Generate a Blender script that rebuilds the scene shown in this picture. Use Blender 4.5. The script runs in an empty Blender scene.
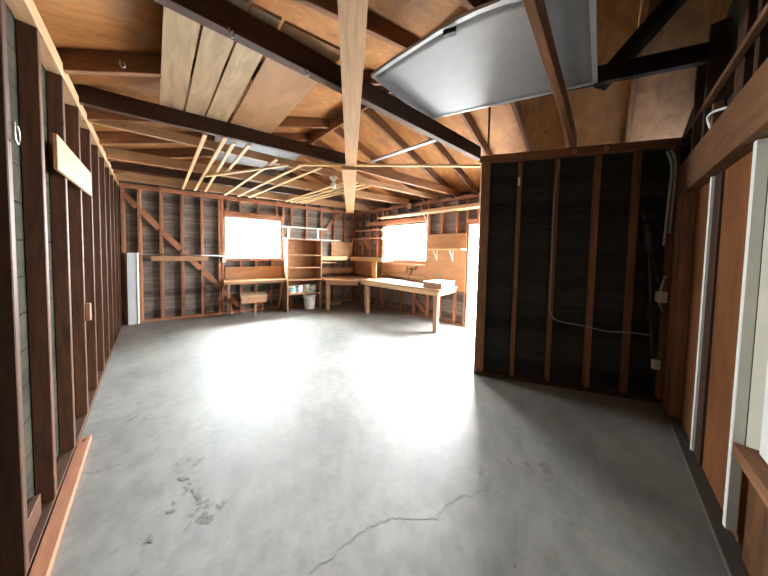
import bpy, bmesh, math, random
from mathutils import Vector, Matrix
random.seed(4)
scene = bpy.context.scene
col = scene.collection
PI = math.pi

# ---------------------------------------------------------------- camera
cam_d = bpy.data.cameras.new('camera')
cam = bpy.data.objects.new('camera', cam_d)
col.objects.link(cam)
cam_d.sensor_width = 36
cam_d.lens = 10.6568
cam_d.shift_x = -0.00063
cam_d.shift_y = -0.0336
cam_d.clip_start = 0.02
rt = Vector((0.697283, -0.716503, 0.020483))
up = Vector((0.013961, 0.042145, 0.999014))
fw = Vector((0.71666, 0.696309, -0.03939))
cam.matrix_world = Matrix(((rt.x, up.x, -fw.x, 0), (rt.y, up.y, -fw.y, 0), (rt.z, up.z, -fw.z, 1.4892), (0, 0, 0, 1)))
scene.camera = cam

# ---------------------------------------------------------------- daylight and exposure
world = bpy.data.worlds.new('daylight')
scene.world = world
world.use_nodes = True
bg = world.node_tree.nodes['Background']
bg.inputs[0].default_value = (0.96, 0.985, 1.0, 1)
bg.inputs[1].default_value = 85.0
vs = scene.view_settings
vs.view_transform = 'Standard'
vs.look = 'None'
vs.exposure = 0.78
vs.gamma = 1
vs.use_curve_mapping = False
cy = scene.cycles
cy.max_bounces = 14
cy.diffuse_bounces = 8
cy.glossy_bounces = 4
cy.transparent_max_bounces = 8
cy.sample_clamp_indirect = 12
cy.use_denoising = True

# ---------------------------------------------------------------- the frame of each wall
H = 2.688
A, F = 0.4006, 0.4718
NRM = {'L': (-1.0, 0.0), 'B': (0.2232, 0.9748), 'R': (0.0366, 0.9993)[::1], 'F': (0.0, -1.0), 'P': (0.8841, 0.4673)}
NRM['R'] = (0.9993, 0.0366)
ORG = {'B': (-0.4006, 6.6727), 'R': (4.3759, 5.5789), 'P': (3.6471, -0.4718), 'L': (-0.4006, -0.4718), 'F': (3.6471, -0.4718)}
UDIR = {'L': (0.0, 1.0), 'F': (-1.0, 0.0), 'B': (0.9748, -0.2232), 'R': (0.0366, -0.9993), 'P': (0.4673, -0.8841)}


def W(pl, u, z, off=0.0):
    n, o, d = NRM[pl], ORG[pl], UDIR[pl]
    return Vector((o[0] + u * d[0] - off * n[0], o[1] + u * d[1] - off * n[1], z))


def into(pl):
    return Vector((-NRM[pl][0], -NRM[pl][1], 0))


# daylight portals at the three openings
def portal(name, pl, u0, u1, z0, z1):
    d = bpy.data.lights.new(name, 'AREA')
    d.shape = 'RECTANGLE'
    d.size = u1 - u0
    d.size_y = z1 - z0
    d.cycles.is_portal = True
    o = bpy.data.objects.new(name, d)
    col.objects.link(o)
    z = -into(pl)
    y = Vector((0, 0, 1))
    x = y.cross(z)
    c = W(pl, (u0 + u1) / 2, (z0 + z1) / 2, -0.2)
    o.matrix_world = Matrix(((x.x, y.x, z.x, c.x), (x.y, y.y, z.y, c.y), (x.z, y.z, z.z, c.z), (0, 0, 0, 1)))


portal('daylight_window', 'B', 1.63, 2.85, 1.28, 2.27)
portal('daylight_window', 'R', 1.22, 2.58, 1.31, 2.23)
portal('daylight_door', 'R', 3.56, 4.36, 0.0, 2.12)


# ---------------------------------------------------------------- materials
def new_mat(name):
    m = bpy.data.materials.new(name)
    m.use_nodes = True
    nt = m.node_tree
    b = nt.nodes['Principled BSDF']
    return m, nt, b


def rgb(c):
    return (c[0], c[1], c[2], 1)


def plain(name, c, rough=0.5, metal=0.0, spec=0.5, bump=0.0):
    m, nt, b = new_mat(name)
    b.inputs['Base Color'].default_value = rgb(c)
    b.inputs['Roughness'].default_value = rough
    b.inputs['Metallic'].default_value = metal
    b.inputs['Specular IOR Level'].default_value = spec
    N, L = nt.nodes, nt.links
    tc = N.new('ShaderNodeTexCoord')
    no = N.new('ShaderNodeTexNoise')
    no.inputs['Scale'].default_value = 9
    no.inputs['Detail'].default_value = 5
    L.new(tc.outputs['Object'], no.inputs['Vector'])
    mx = N.new('ShaderNodeMix')
    mx.data_type = 'RGBA'
    mx.inputs['A'].default_value = rgb([v * 0.88 for v in c])
    mx.inputs['B'].default_value = rgb([min(1, v * 1.1) for v in c])
    L.new(no.outputs['Fac'], mx.inputs['Factor'])
    L.new(mx.outputs['Result'], b.inputs['Base Color'])
    if bump:
        bp = N.new('ShaderNodeBump')
        bp.inputs['Strength'].default_value = bump
        bp.inputs['Distance'].default_value = 0.01
        L.new(no.outputs['Fac'], bp.inputs['Height'])
        L.new(bp.outputs[0], b.inputs['Normal'])
    return m


def wood(name, light, dark, rough=0.65, scale=1.0, knots=True, vary=0.25, stretch=14.0):
    """Sawn timber: grain runs along the object's own X axis, each board differs a little."""
    m, nt, b = new_mat(name)
    N, L = nt.nodes, nt.links
    tc = N.new('ShaderNodeTexCoord')
    oi = N.new('ShaderNodeObjectInfo')
    mul = N.new('ShaderNodeVectorMath')
    mul.operation = 'MULTIPLY'
    mul.inputs[1].default_value = (37.0, 11.0, 23.0)
    L.new(oi.outputs['Random'], mul.inputs[0])
    add = N.new('ShaderNodeVectorMath')
    add.operation = 'ADD'
    L.new(tc.outputs['Object'], add.inputs[0])
    L.new(mul.outputs[0], add.inputs[1])
    mp = N.new('ShaderNodeMapping')
    mp.inputs['Scale'].default_value = (1.3 * scale, stretch * scale, stretch * scale)
    L.new(add.outputs[0], mp.inputs['Vector'])
    n1 = N.new('ShaderNodeTexNoise')
    n1.inputs['Scale'].default_value = 2.2
    n1.inputs['Detail'].default_value = 7
    n1.inputs['Roughness'].default_value = 0.65
    n1.inputs['Distortion'].default_value = 0.8
    L.new(mp.outputs[0], n1.inputs['Vector'])
    n2 = N.new('ShaderNodeTexNoise')
    n2.inputs['Scale'].default_value = 1.6
    n2.inputs['Detail'].default_value = 3
    L.new(add.outputs[0], n2.inputs['Vector'])
    cr = N.new('ShaderNodeValToRGB')
    cr.color_ramp.elements[0].position = 0.3
    cr.color_ramp.elements[0].color = rgb(dark)
    cr.color_ramp.elements[1].position = 0.68
    cr.color_ramp.elements[1].color = rgb(light)
    L.new(n1.outputs['Fac'], cr.inputs['Fac'])
    hs = N.new('ShaderNodeHueSaturation')
    mr = N.new('ShaderNodeMapRange')
    mr.inputs['To Min'].default_value = 1 - vary
    mr.inputs['To Max'].default_value = 1 + vary
    L.new(oi.outputs['Random'], mr.inputs['Value'])
    ml = N.new('ShaderNodeMath')
    ml.operation = 'MULTIPLY_ADD'
    ml.inputs[1].default_value = 0.5
    L.new(n2.outputs['Fac'], ml.inputs[0])
    ml2 = N.new('ShaderNodeMath')
    ml2.operation = 'SUBTRACT'
    ml2.inputs[1].default_value = 0.25
    L.new(mr.outputs[0], ml2.inputs[0])
    L.new(ml2.outputs[0], ml.inputs[2])
    L.new(ml.outputs[0], hs.inputs['Value'])
    L.new(cr.outputs['Color'], hs.inputs['Color'])
    out = hs.outputs['Color']
    if knots:
        vo = N.new('ShaderNodeTexVoronoi')
        vo.inputs['Scale'].default_value = 2.6
        mp2 = N.new('ShaderNodeMapping')
        mp2.inputs['Scale'].default_value = (1.0, 2.2, 2.2)
        L.new(add.outputs[0], mp2.inputs['Vector'])
        L.new(mp2.outputs[0], vo.inputs['Vector'])
        r2 = N.new('ShaderNodeValToRGB')
        r2.color_ramp.elements[0].position = 0.03
        r2.color_ramp.elements[0].color = (1, 1, 1, 1)
        r2.color_ramp.elements[1].position = 0.085
        r2.color_ramp.elements[1].color = (0, 0, 0, 1)
        L.new(vo.outputs['Distance'], r2.inputs['Fac'])
        mx = N.new('ShaderNodeMix')
        mx.data_type = 'RGBA'
        mx.inputs['B'].default_value = rgb([v * 0.35 for v in dark])
        L.new(r2.outputs['Color'], mx.inputs['Factor'])
        L.new(out, mx.inputs['A'])
        out = mx.outputs['Result']
    L.new(out, b.inputs['Base Color'])
    b.inputs['Roughness'].default_value = rough
    b.inputs['Specular IOR Level'].default_value = 0.3
    bp = N.new('ShaderNodeBump')
    bp.inputs['Strength'].default_value = 0.25
    bp.inputs['Distance'].default_value = 0.004
    L.new(n1.outputs['Fac'], bp.inputs['Height'])
    L.new(bp.outputs[0], b.inputs['Normal'])
    return m


def siding(name, light, dark, pitch, gap, rough=0.85):
    """Horizontal boards: grooves repeat along the object's Z axis."""
    m, nt, b = new_mat(name)
    N, L = nt.nodes, nt.links
    tc = N.new('ShaderNodeTexCoord')
    sp = N.new('ShaderNodeSeparateXYZ')
    L.new(tc.outputs['Object'], sp.inputs[0])
    md = N.new('ShaderNodeMath')
    md.operation = 'PINGPONG'
    md.inputs[1].default_value = pitch / 2
    L.new(sp.outputs['Z'], md.inputs[0])
    lt = N.new('ShaderNodeMapRange')
    lt.inputs['From Min'].default_value = 0
    lt.inputs['From Max'].default_value = gap
    L.new(md.outputs[0], lt.inputs['Value'])
    fl = N.new('ShaderNodeMath')
    fl.operation = 'DIVIDE'
    fl.inputs[1].default_value = pitch
    L.new(sp.outputs['Z'], fl.inputs[0])
    fl2 = N.new('ShaderNodeMath')
    fl2.operation = 'ROUND'
    L.new(fl.outputs[0], fl2.inputs[0])
    wn = N.new('ShaderNodeTexWhiteNoise')
    wn.noise_dimensions = '1D'
    L.new(fl2.outputs[0], wn.inputs['W'])
    mp = N.new('ShaderNodeMapping')
    mp.inputs['Scale'].default_value = (1.5, 6, 9)
    L.new(tc.outputs['Object'], mp.inputs['Vector'])
    n1 = N.new('ShaderNodeTexNoise')
    n1.inputs['Scale'].default_value = 2.5
    n1.inputs['Detail'].default_value = 8
    n1.inputs['Roughness'].default_value = 0.7
    L.new(mp.outputs[0], n1.inputs['Vector'])
    av = N.new('ShaderNodeMath')
    av.operation = 'MULTIPLY_ADD'
    av.inputs[1].default_value = 0.35
    L.new(wn.outputs['Value'], av.inputs[0])
    sb = N.new('ShaderNodeMath')
    sb.operation = 'SUBTRACT'
    sb.inputs[1].default_value = 0.17
    L.new(n1.outputs['Fac'], sb.inputs[0])
    L.new(sb.outputs[0], av.inputs[2])
    cr = N.new('ShaderNodeValToRGB')
    cr.color_ramp.elements[0].position = 0.25
    cr.color_ramp.elements[0].color = rgb(dark)
    cr.color_ramp.elements[1].position = 0.75
    cr.color_ramp.elements[1].color = rgb(light)
    L.new(av.outputs[0], cr.inputs['Fac'])
    mx = N.new('ShaderNodeMix')
    mx.data_type = 'RGBA'
    mx.inputs['A'].default_value = rgb([v * 0.3 for v in dark])
    L.new(cr.outputs['Color'], mx.inputs['B'])
    L.new(lt.outputs[0], mx.inputs['Factor'])
    L.new(mx.outputs['Result'], b.inputs['Base Color'])
    b.inputs['Roughness'].default_value = rough
    b.inputs['Specular IOR Level'].default_value = 0.2
    bp = N.new('ShaderNodeBump')
    bp.inputs['Strength'].default_value = 0.6
    bp.inputs['Distance'].default_value = 0.01
    L.new(lt.outputs[0], bp.inputs['Height'])
    L.new(bp.outputs[0], b.inputs['Normal'])
    return m


def concrete(name):
    m, nt, b = new_mat(name)
    N, L = nt.nodes, nt.links
    tc = N.new('ShaderNodeTexCoord')
    n1 = N.new('ShaderNodeTexNoise')
    n1.inputs['Scale'].default_value = 1.1
    n1.inputs['Detail'].default_value = 9
    n1.inputs['Roughness'].default_value = 0.64
    L.new(tc.outputs['Object'], n1.inputs['Vector'])
    n2 = N.new('ShaderNodeTexNoise')
    n2.inputs['Scale'].default_value = 8.5
    n2.inputs['Detail'].default_value = 8
    n2.inputs['Roughness'].default_value = 0.7
    n2.inputs['Distortion'].default_value = 0.15
    L.new(tc.outputs['Object'], n2.inputs['Vector'])
    c1 = N.new('ShaderNodeValToRGB')
    c1.color_ramp.elements[0].position = 0.32
    c1.color_ramp.elements[0].color = (0.12, 0.124, 0.119, 1)
    c1.color_ramp.elements[1].position = 0.7
    c1.color_ramp.elements[1].color = (0.245, 0.247, 0.232, 1)
    L.new(n1.outputs['Fac'], c1.inputs['Fac'])
    c2 = N.new('ShaderNodeValToRGB')
    c2.color_ramp.elements[0].position = 0.3
    c2.color_ramp.elements[0].color = (0.70, 0.70, 0.69, 1)
    c2.color_ramp.elements[1].position = 0.58
    c2.color_ramp.elements[1].color = (1.05, 1.05, 1.05, 1)
    L.new(n2.outputs['Fac'], c2.inputs['Fac'])
    mx = N.new('ShaderNodeMix')
    mx.data_type = 'RGBA'
    mx.blend_type = 'MULTIPLY'
    mx.inputs['Factor'].default_value = 1
    L.new(c1.outputs['Color'], mx.inputs['A'])
    L.new(c2.outputs['Color'], mx.inputs['B'])
    L.new(mx.outputs['Result'], b.inputs['Base Color'])
    mr = N.new('ShaderNodeMapRange')
    mr.inputs['To Min'].default_value = 0.53
    mr.inputs['To Max'].default_value = 0.64
    L.new(n2.outputs['Fac'], mr.inputs['Value'])
    L.new(mr.outputs[0], b.inputs['Roughness'])
    b.inputs['Specular IOR Level'].default_value = 1.0
    bp = N.new('ShaderNodeBump')
    bp.inputs['Strength'].default_value = 0.06
    bp.inputs['Distance'].default_value = 0.01
    L.new(n2.outputs['Fac'], bp.inputs['Height'])
    L.new(bp.outputs[0], b.inputs['Normal'])
    return m


def glass(name):
    m, nt, b = new_mat(name)
    N, L = nt.nodes, nt.links
    N.remove(b)
    tr = N.new('ShaderNodeBsdfTransparent')
    tr.inputs[0].default_value = (0.95, 0.97, 0.97, 1)
    gl = N.new('ShaderNodeBsdfGlossy')
    gl.inputs['Roughness'].default_value = 0.04
    mx = N.new('ShaderNodeMixShader')
    mx.inputs[0].default_value = 0.06
    L.new(tr.outputs[0], mx.inputs[1])
    L.new(gl.outputs[0], mx.inputs[2])
    L.new(mx.outputs[0], N['Material Output'].inputs['Surface'])
    return m


M = {}
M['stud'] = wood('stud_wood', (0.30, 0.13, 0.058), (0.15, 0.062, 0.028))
M['stud_left'] = wood('shaded_stud_wood', (0.095, 0.038, 0.017), (0.04, 0.016, 0.008))  # darker copy of the stud wood; left wall's shade put into the colour
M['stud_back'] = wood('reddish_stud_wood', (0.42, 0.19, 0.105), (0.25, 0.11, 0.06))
M['dark'] = wood('dark_timber', (0.06, 0.025, 0.012), (0.024, 0.010, 0.005), vary=0.2)
M['black'] = wood('blackened_timber', (0.03, 0.015, 0.009), (0.012, 0.007, 0.005), vary=0.15)
M['joist'] = wood('joist_wood', (0.22, 0.092, 0.036), (0.10, 0.04, 0.016))
M['pale'] = wood('pale_pine', (0.70, 0.48, 0.25), (0.50, 0.31, 0.15), vary=0.15)
M['tie'] = wood('tan_board', (0.46, 0.28, 0.15), (0.31, 0.175, 0.09), vary=0.05)
M['grey_board'] = wood('weathered_plank', (0.50, 0.37, 0.23), (0.33, 0.23, 0.14), vary=0.1, stretch=8)
M['bench'] = wood('bench_wood', (0.50, 0.285, 0.16), (0.34, 0.185, 0.10), vary=0.12)
M['red'] = wood('reddish_plank', (0.38, 0.165, 0.09), (0.24, 0.10, 0.055), vary=0.05)
M['ply'] = wood('plywood', (0.46, 0.255, 0.13), (0.33, 0.175, 0.085), vary=0.08, knots=False, stretch=5, scale=0.7)
M['roof_ply'] = wood('roof_plywood', (0.37, 0.16, 0.043), (0.18, 0.07, 0.018), vary=0.05, knots=False, stretch=4, scale=0.9)
M['door_ply'] = wood('door_plywood', (0.205, 0.074, 0.024), (0.11, 0.036, 0.011), vary=0.08, knots=False, stretch=5, scale=0.6)
M['stained_ply'] = wood('water_stained_plywood', (0.16, 0.065, 0.02), (0.03, 0.013, 0.007), vary=0.05, knots=False, stretch=7, scale=0.8)
M['header'] = wood('header_timber', (0.19, 0.085, 0.037), (0.085, 0.037, 0.017), vary=0.05, stretch=9)
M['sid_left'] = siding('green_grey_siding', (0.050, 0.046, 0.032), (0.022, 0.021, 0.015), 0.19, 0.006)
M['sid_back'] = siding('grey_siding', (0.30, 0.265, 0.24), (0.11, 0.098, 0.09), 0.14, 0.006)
M['sid_dark'] = siding('tarred_siding', (0.040, 0.036, 0.030), (0.016, 0.014, 0.012), 0.17, 0.004)
M['floor'] = concrete('concrete')
M['crack'] = plain('floor_crack', (0.14, 0.14, 0.135), 0.8)
M['stain'] = plain('floor_stain', (0.15, 0.145, 0.13), 0.65)
M['white'] = plain('white_paint', (0.78, 0.78, 0.74), 0.5)
M['cool_white'] = plain('cool_white_paint', (0.80, 0.84, 0.88), 0.45)
M['cream'] = plain('cream_board', (0.52, 0.50, 0.41), 0.6)
M['metal'] = plain('galvanised_sheet', (0.36, 0.37, 0.38), 0.58, 0.5)
M['dull_metal'] = plain('dull_grey_metal', (0.11, 0.11, 0.115), 0.6, 0.3)
M['edge_metal'] = plain('sheet_edge_metal', (0.72, 0.75, 0.78), 0.4, 0.3)
M['steel'] = plain('steel', (0.55, 0.55, 0.55), 0.35, 0.9)
M['brass'] = plain('brass', (0.75, 0.55, 0.22), 0.4, 0.8)
M['iron'] = plain('black_iron', (0.035, 0.033, 0.032), 0.5, 0.3)
M['cable'] = plain('grey_cable', (0.42, 0.41, 0.38), 0.5)
M['cord'] = plain('dark_cord', (0.05, 0.04, 0.04), 0.6)
M['cable_dark'] = plain('dark_grey_cable', (0.22, 0.21, 0.20), 0.5)
M['plastic'] = plain('white_plastic', (0.74, 0.75, 0.75), 0.4)
M['teal'] = plain('teal_label', (0.28, 0.60, 0.64), 0.5)
M['box'] = plain('beige_box', (0.62, 0.58, 0.47), 0.5)
M['red_plastic'] = plain('red_plastic', (0.6, 0.08, 0.05), 0.4)
M['glass'] = glass('window_glass')
M['bulb'] = plain('bulb_glass', (0.85, 0.85, 0.82), 0.15)
M['ground'] = plain('outdoor_paving', (0.6, 0.6, 0.58), 0.9)
M['gasket'] = plain('dark_sill', (0.07, 0.06, 0.05), 0.8)


# ---------------------------------------------------------------- builders
def link(name, me, mat, parent=None, mw=None):
    o = bpy.data.objects.new(name, me)
    col.objects.link(o)
    if mat is not None and not me.materials:
        me.materials.append(mat)
    mw = mw or Matrix.Identity(4)
    if parent is not None:
        o.parent = parent
        pw = parent.matrix_basis
        pp = parent.parent
        if pp is not None:
            pw = pp.matrix_basis @ parent.matrix_parent_inverse @ pw if pp.parent is None else pw
        o.matrix_parent_inverse = pw.inverted()
    o.matrix_basis = mw
    return o


def tag(o, label, cat, group=None):
    o['label'] = label
    o['category'] = cat
    if group:
        o['group'] = group
    return o


def thing(name, label, cat, loc, group=None):
    o = bpy.data.objects.new(name, None)
    o.empty_display_size = 0.1
    col.objects.link(o)
    o.location = loc
    o.matrix_basis = Matrix.Translation(Vector(loc))
    return tag(o, label, cat, group)


def structure(name, loc=(0, 0, 0)):
    o = bpy.data.objects.new(name, None)
    o.empty_display_size = 0.1
    col.objects.link(o)
    o.matrix_basis = Matrix.Translation(Vector(loc))
    o['kind'] = 'structure'
    return o


def frame(x, upv, c):
    x = x.normalized()
    y = upv.cross(x).normalized()
    z = x.cross(y)
    return Matrix(((x.x, y.x, z.x, c.x), (x.y, y.y, z.y, c.y), (x.z, y.z, z.z, c.z), (0, 0, 0, 1)))


def bm_box(bm, lo, hi, bevel=0.0):
    vs_ = [bm.verts.new((x, y, z)) for x in (lo[0], hi[0]) for y in (lo[1], hi[1]) for z in (lo[2], hi[2])]
    f = [(0, 1, 3, 2), (4, 6, 7, 5), (0, 4, 5, 1), (2, 3, 7, 6), (0, 2, 6, 4), (1, 5, 7, 3)]
    fs = [bm.faces.new([vs_[i] for i in q]) for q in f]
    if bevel:
        es = {e for fc in fs for e in fc.edges}
        bmesh.ops.bevel(bm, geom=list(es), offset=bevel, segments=1, affect='EDGES', profile=0.5)


def finish(bm, name, smooth=False):
    bmesh.ops.recalc_face_normals(bm, faces=bm.faces[:])
    me = bpy.data.meshes.new(name)
    bm.to_mesh(me)
    bm.free()
    if smooth:
        for p in me.polygons:
            p.use_smooth = True
    return me


def board(name, p0, p1, w, t, mat, parent=None, upv=(0, 0, 1), bevel=0.003):
    """A straight sawn board from p0 to p1 (its axis); t along upv, w across."""
    p0, p1, upv = Vector(p0), Vector(p1), Vector(upv)
    ln = (p1 - p0).length
    bm = bmesh.new()
    bm_box(bm, (-ln / 2, -w / 2, -t / 2), (ln / 2, w / 2, t / 2), min(bevel, w * 0.2, t * 0.2))
    return link(name, finish(bm, name), mat, parent, frame(p1 - p0, upv, (p0 + p1) / 2))


def wboard(name, pl, u0, z0, u1, z1, w, off, t, mat, parent=None, bevel=0.003):
    """A board lying along a wall: w in the wall's plane, front face at off, t deep."""
    return board(name, W(pl, u0, z0, off - t / 2), W(pl, u1, z1, off - t / 2), w, t, mat, parent, into(pl), bevel)


def wbox(name, pl, u0, u1, z0, z1, o0, o1, mat, parent=None, bevel=0.003, along='u'):
    """A box in a wall's own frame (o = distance into the room); grain along u, z or o."""
    c = ((u0 + u1) / 2, (z0 + z1) / 2, (o0 + o1) / 2)
    if along == 'u':
        return board(name, W(pl, u0, c[1], c[2]), W(pl, u1, c[1], c[2]), o1 - o0, z1 - z0, mat, parent, (0, 0, 1), bevel)
    if along == 'z':
        return board(name, W(pl, c[0], z0, c[2]), W(pl, c[0], z1, c[2]), u1 - u0, o1 - o0, mat, parent, into(pl), bevel)
    return board(name, W(pl, c[0], c[1], o0), W(pl, c[0], c[1], o1), u1 - u0, z1 - z0, mat, parent, (0, 0, 1), bevel)


def wprism(name, pl, polys, o0, o1, mat, parent=None):
    """Flat polygons (u, z) of a wall, extruded between two distances; local x = u, z = up."""
    bm = bmesh.new()
    for poly in polys:
        a = [bm.verts.new((u, -o0, z)) for u, z in poly]
        b = [bm.verts.new((u, -o1, z)) for u, z in poly]
        bm.faces.new(a)
        bm.faces.new(b[::-1])
        for i in range(len(a)):
            j = (i + 1) % len(a)
            bm.faces.new((a[i], b[i], b[j], a[j]))
    d, o, n = UDIR[pl], ORG[pl], NRM[pl]
    mw = Matrix(((d[0], n[0], 0, o[0]), (d[1], n[1], 0, o[1]), (0, 0, 1, 0), (0, 0, 0, 1)))
    return link(name, finish(bm, name), mat, parent, mw)


def rect(u0, u1, z0, z1):
    return [(u0, z0), (u1, z0), (u1, z1), (u0, z1)]


def tube(name, pts, r, mat, parent=None, seg=8, smooth=True):
    """A round bar or cable through points (Catmull-Rom between them)."""
    pts = [Vector(p) for p in pts]
    if len(pts) > 2:
        out = []
        for i in range(len(pts) - 1):
            a = pts[max(i - 1, 0)]
            b, c = pts[i], pts[i + 1]
            d = pts[min(i + 2, len(pts) - 1)]
            for k in range(6):
                t = k / 6
                out.append(0.5 * ((2 * b) + (c - a) * t + (2 * a - 5 * b + 4 * c - d) * t * t + (3 * b - a - 3 * c + d) * t ** 3))
        out.append(pts[-1])
        pts = out
    c0 = sum(pts, Vector()) / len(pts)
    bm = bmesh.new()
    rings = []
    prev = None
    for i, p in enumerate(pts):
        t = (pts[min(i + 1, len(pts) - 1)] - pts[max(i - 1, 0)]).normalized()
        if prev is None:
            n = t.orthogonal().normalized()
        else:
            n = (prev - t * prev.dot(t)).normalized()
        prev = n
        b = t.cross(n)
        rings.append([bm.verts.new(p - c0 + (n * math.cos(2 * PI * k / seg) + b * math.sin(2 * PI * k / seg)) * r) for k in range(seg)])
    for i in range(len(rings) - 1):
        for k in range(seg):
            bm.faces.new((rings[i][k], rings[i][(k + 1) % seg], rings[i + 1][(k + 1) % seg], rings[i + 1][k]))
    bm.faces.new(rings[0][::-1])
    bm.faces.new(rings[-1])
    return link(name, finish(bm, name, smooth), mat, parent, Matrix.Translation(c0))


def lathe(name, prof, loc, mat, parent=None, seg=28):
    """A turned shape about a vertical axis: prof = (r, z) from bottom to top."""
    bm = bmesh.new()
    rings = []
    for r, z in prof:
        if r < 1e-5:
            rings.append([bm.verts.new((0, 0, z))])
        else:
            rings.append([bm.verts.new((r * math.cos(2 * PI * k / seg), r * math.sin(2 * PI * k / seg), z)) for k in range(seg)])
    for a, b in zip(rings, rings[1:]):
        for k in range(seg):
            j = (k + 1) % seg
            if len(a) == 1:
                bm.faces.new((a[0], b[j], b[k]))
            elif len(b) == 1:
                bm.faces.new((a[k], a[j], b[0]))
            else:
                bm.faces.new((a[k], a[j], b[j], b[k]))
    o = link(name, finish(bm, name, True), mat, parent, Matrix.Translation(Vector(loc)))
    return o


def flat_patch(name, pts, z, mat, parent):
    c = Vector((sum(p[0] for p in pts) / len(pts), sum(p[1] for p in pts) / len(pts), z))
    bm = bmesh.new()
    bm.faces.new([bm.verts.new((p[0] - c.x, p[1] - c.y, 0)) for p in pts])
    return link(name, finish(bm, name), mat, parent, Matrix.Translation(c))


def hook(name, label, p, dirv, mat, s=0.022):
    """A screw hook: shank up into the wood and an open curl below."""
    p = Vector(p)
    d = Vector(dirv).normalized()
    pts = [p + Vector((0, 0, s)), p]
    for k in range(1, 8):
        a = -PI / 2 + k * PI * 1.45 / 7
        pts.append(p + d * (s * 0.55 * (1 + math.sin(a))) + Vector((0, 0, -s * 0.55 * math.cos(a) * 1.5)))
    o = tube(name, [tuple(q) for q in pts], 0.004, mat)
    return tag(o, label, 'hook')


# ---------------------------------------------------------------- floor and ground
floor = structure('floor')
bm = bmesh.new()
ring = [(-0.62, -0.62), (4.75, -0.62), (4.62, 5.72), (-0.62, 6.92)]
a = [bm.verts.new((x, y, 0)) for x, y in ring]
b = [bm.verts.new((x, y, -0.12)) for x, y in ring]
bm.faces.new(a)
bm.faces.new(b[::-1])
for i in range(4):
    bm.faces.new((a[i], b[i], b[(i + 1) % 4], a[(i + 1) % 4]))
link('slab', finish(bm, 'slab'), M['floor'], floor)


def crack(pts, w):
    out = []
    for (x0, y0), (x1, y1) in zip(pts, pts[1:]):
        n = 7
        for k in range(n):
            t = k / n
            j = 0.012
            out.append((x0 + (x1 - x0) * t + random.uniform(-j, j), y0 + (y1 - y0) * t + random.uniform(-j, j)))
    out.append(pts[-1])
    L_, R_ = [], []
    for i, p in enumerate(out):
        q = out[min(i + 1, len(out) - 1)]
        r = out[max(i - 1, 0)]
        d = Vector((q[0] - r[0], q[1] - r[1])).normalized()
        ww = w * random.uniform(0.4, 1.2) / 2
        L_.append((p[0] - d.y * ww, p[1] + d.x * ww))
        R_.append((p[0] + d.y * ww, p[1] - d.x * ww))
    bm = bmesh.new()
    lv = [bm.verts.new((x, y, 0.0008)) for x, y in L_]
    rv = [bm.verts.new((x, y, 0.0008)) for x, y in R_]
    for i in range(len(lv) - 1):
        bm.faces.new((lv[i], lv[i + 1], rv[i + 1], rv[i]))
    link('crack', finish(bm, 'crack'), M['crack'], floor)


crack([(0.45, 0.93), (0.64, 0.89), (0.82, 0.86), (0.96, 0.77), (1.10, 0.62), (1.22, 0.62), (1.42, 0.50), (1.55, 0.48)], 0.0045)
crack([(-0.38, 2.44), (-0.28, 2.36), (-0.17, 2.33)], 0.007)


def blot(cx, cy, rx, ry, ang, n=15, seed=0, rag=0.45):
    rnd = random.Random(seed)
    pts = []
    for k in range(n):
        t = 2 * PI * k / n
        r = 1 + rnd.uniform(-rag, rag)
        x, y = rx * r * math.cos(t), ry * r * math.sin(t)
        pts.append((cx + x * math.cos(ang) - y * math.sin(ang), cy + x * math.sin(ang) + y * math.cos(ang)))
    flat_patch('stain', pts, 0.0004 + 0.00004 * len(floor.children), M['stain'], floor)


rs = random.Random(11)
for k in range(34):
    y = rs.uniform(1.5, 2.06)
    x = 0.165 + (1.8 - y) * 0.05 + rs.gauss(0, 0.045)
    blot(x, y, rs.uniform(0.008, 0.03), rs.uniform(0.005, 0.013), rs.uniform(0, 3), seed=k)
for q in [(-0.03, 1.62, 0.02, 0.01, 0.9, 8), (-0.02, 1.60, 0.014, 0.006, 2.2, 18), (1.92, 0.24, 0.055, 0.04, 0.7, 9), (1.86, 0.34, 0.03, 0.015, 0.2, 10),
          (1.80, 0.44, 0.025, 0.012, 0.8, 15), (1.55, 0.55, 0.02, 0.01, 0, 11), (-0.13, 2.9, 0.05, 0.015, 0.4, 12), (-0.06, 2.82, 0.03, 0.01, 0.9, 13), (1.2, 0.25, 0.012, 0.008, 0, 14)]:
    blot(q[0], q[1], q[2], q[3], q[4], seed=q[5])

g = bpy.data.meshes.new('ground')
bm = bmesh.new()
bmesh.ops.create_grid(bm, x_segments=1, y_segments=1, size=14)
bm.to_mesh(g)
bm.free()
ground = link('ground', g, M['ground'], None, Matrix.Translation((3, 3, -0.13)))
ground['kind'] = 'structure'


# ---------------------------------------------------------------- left wall
SL = 0.33                       # roof slope
XR, XL, RX = 4.50, -0.40, 2.05   # eaves and ridge


def roof_z(x):
    return H + SL * min(XR - x, x - XL)


wl = structure('wall_left', (-A, 3, 0))
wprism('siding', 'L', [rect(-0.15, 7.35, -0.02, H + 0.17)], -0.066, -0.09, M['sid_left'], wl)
STL = [0.3, 0.8, 1.3, 1.8, 2.28, 2.72, 3.2, 3.69, 4.2, 4.7, 5.2, 5.7, 6.2, 6.65, 7.02]
for u in STL:
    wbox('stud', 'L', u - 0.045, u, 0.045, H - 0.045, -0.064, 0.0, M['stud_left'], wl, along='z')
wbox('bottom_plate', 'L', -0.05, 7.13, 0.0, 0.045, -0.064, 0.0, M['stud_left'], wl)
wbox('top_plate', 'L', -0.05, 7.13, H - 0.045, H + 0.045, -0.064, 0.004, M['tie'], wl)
wbox('fire_block', 'L', 2.285, 2.60, 0.046, 0.16, -0.064, -0.03, M['stud_left'], wl)

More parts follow.
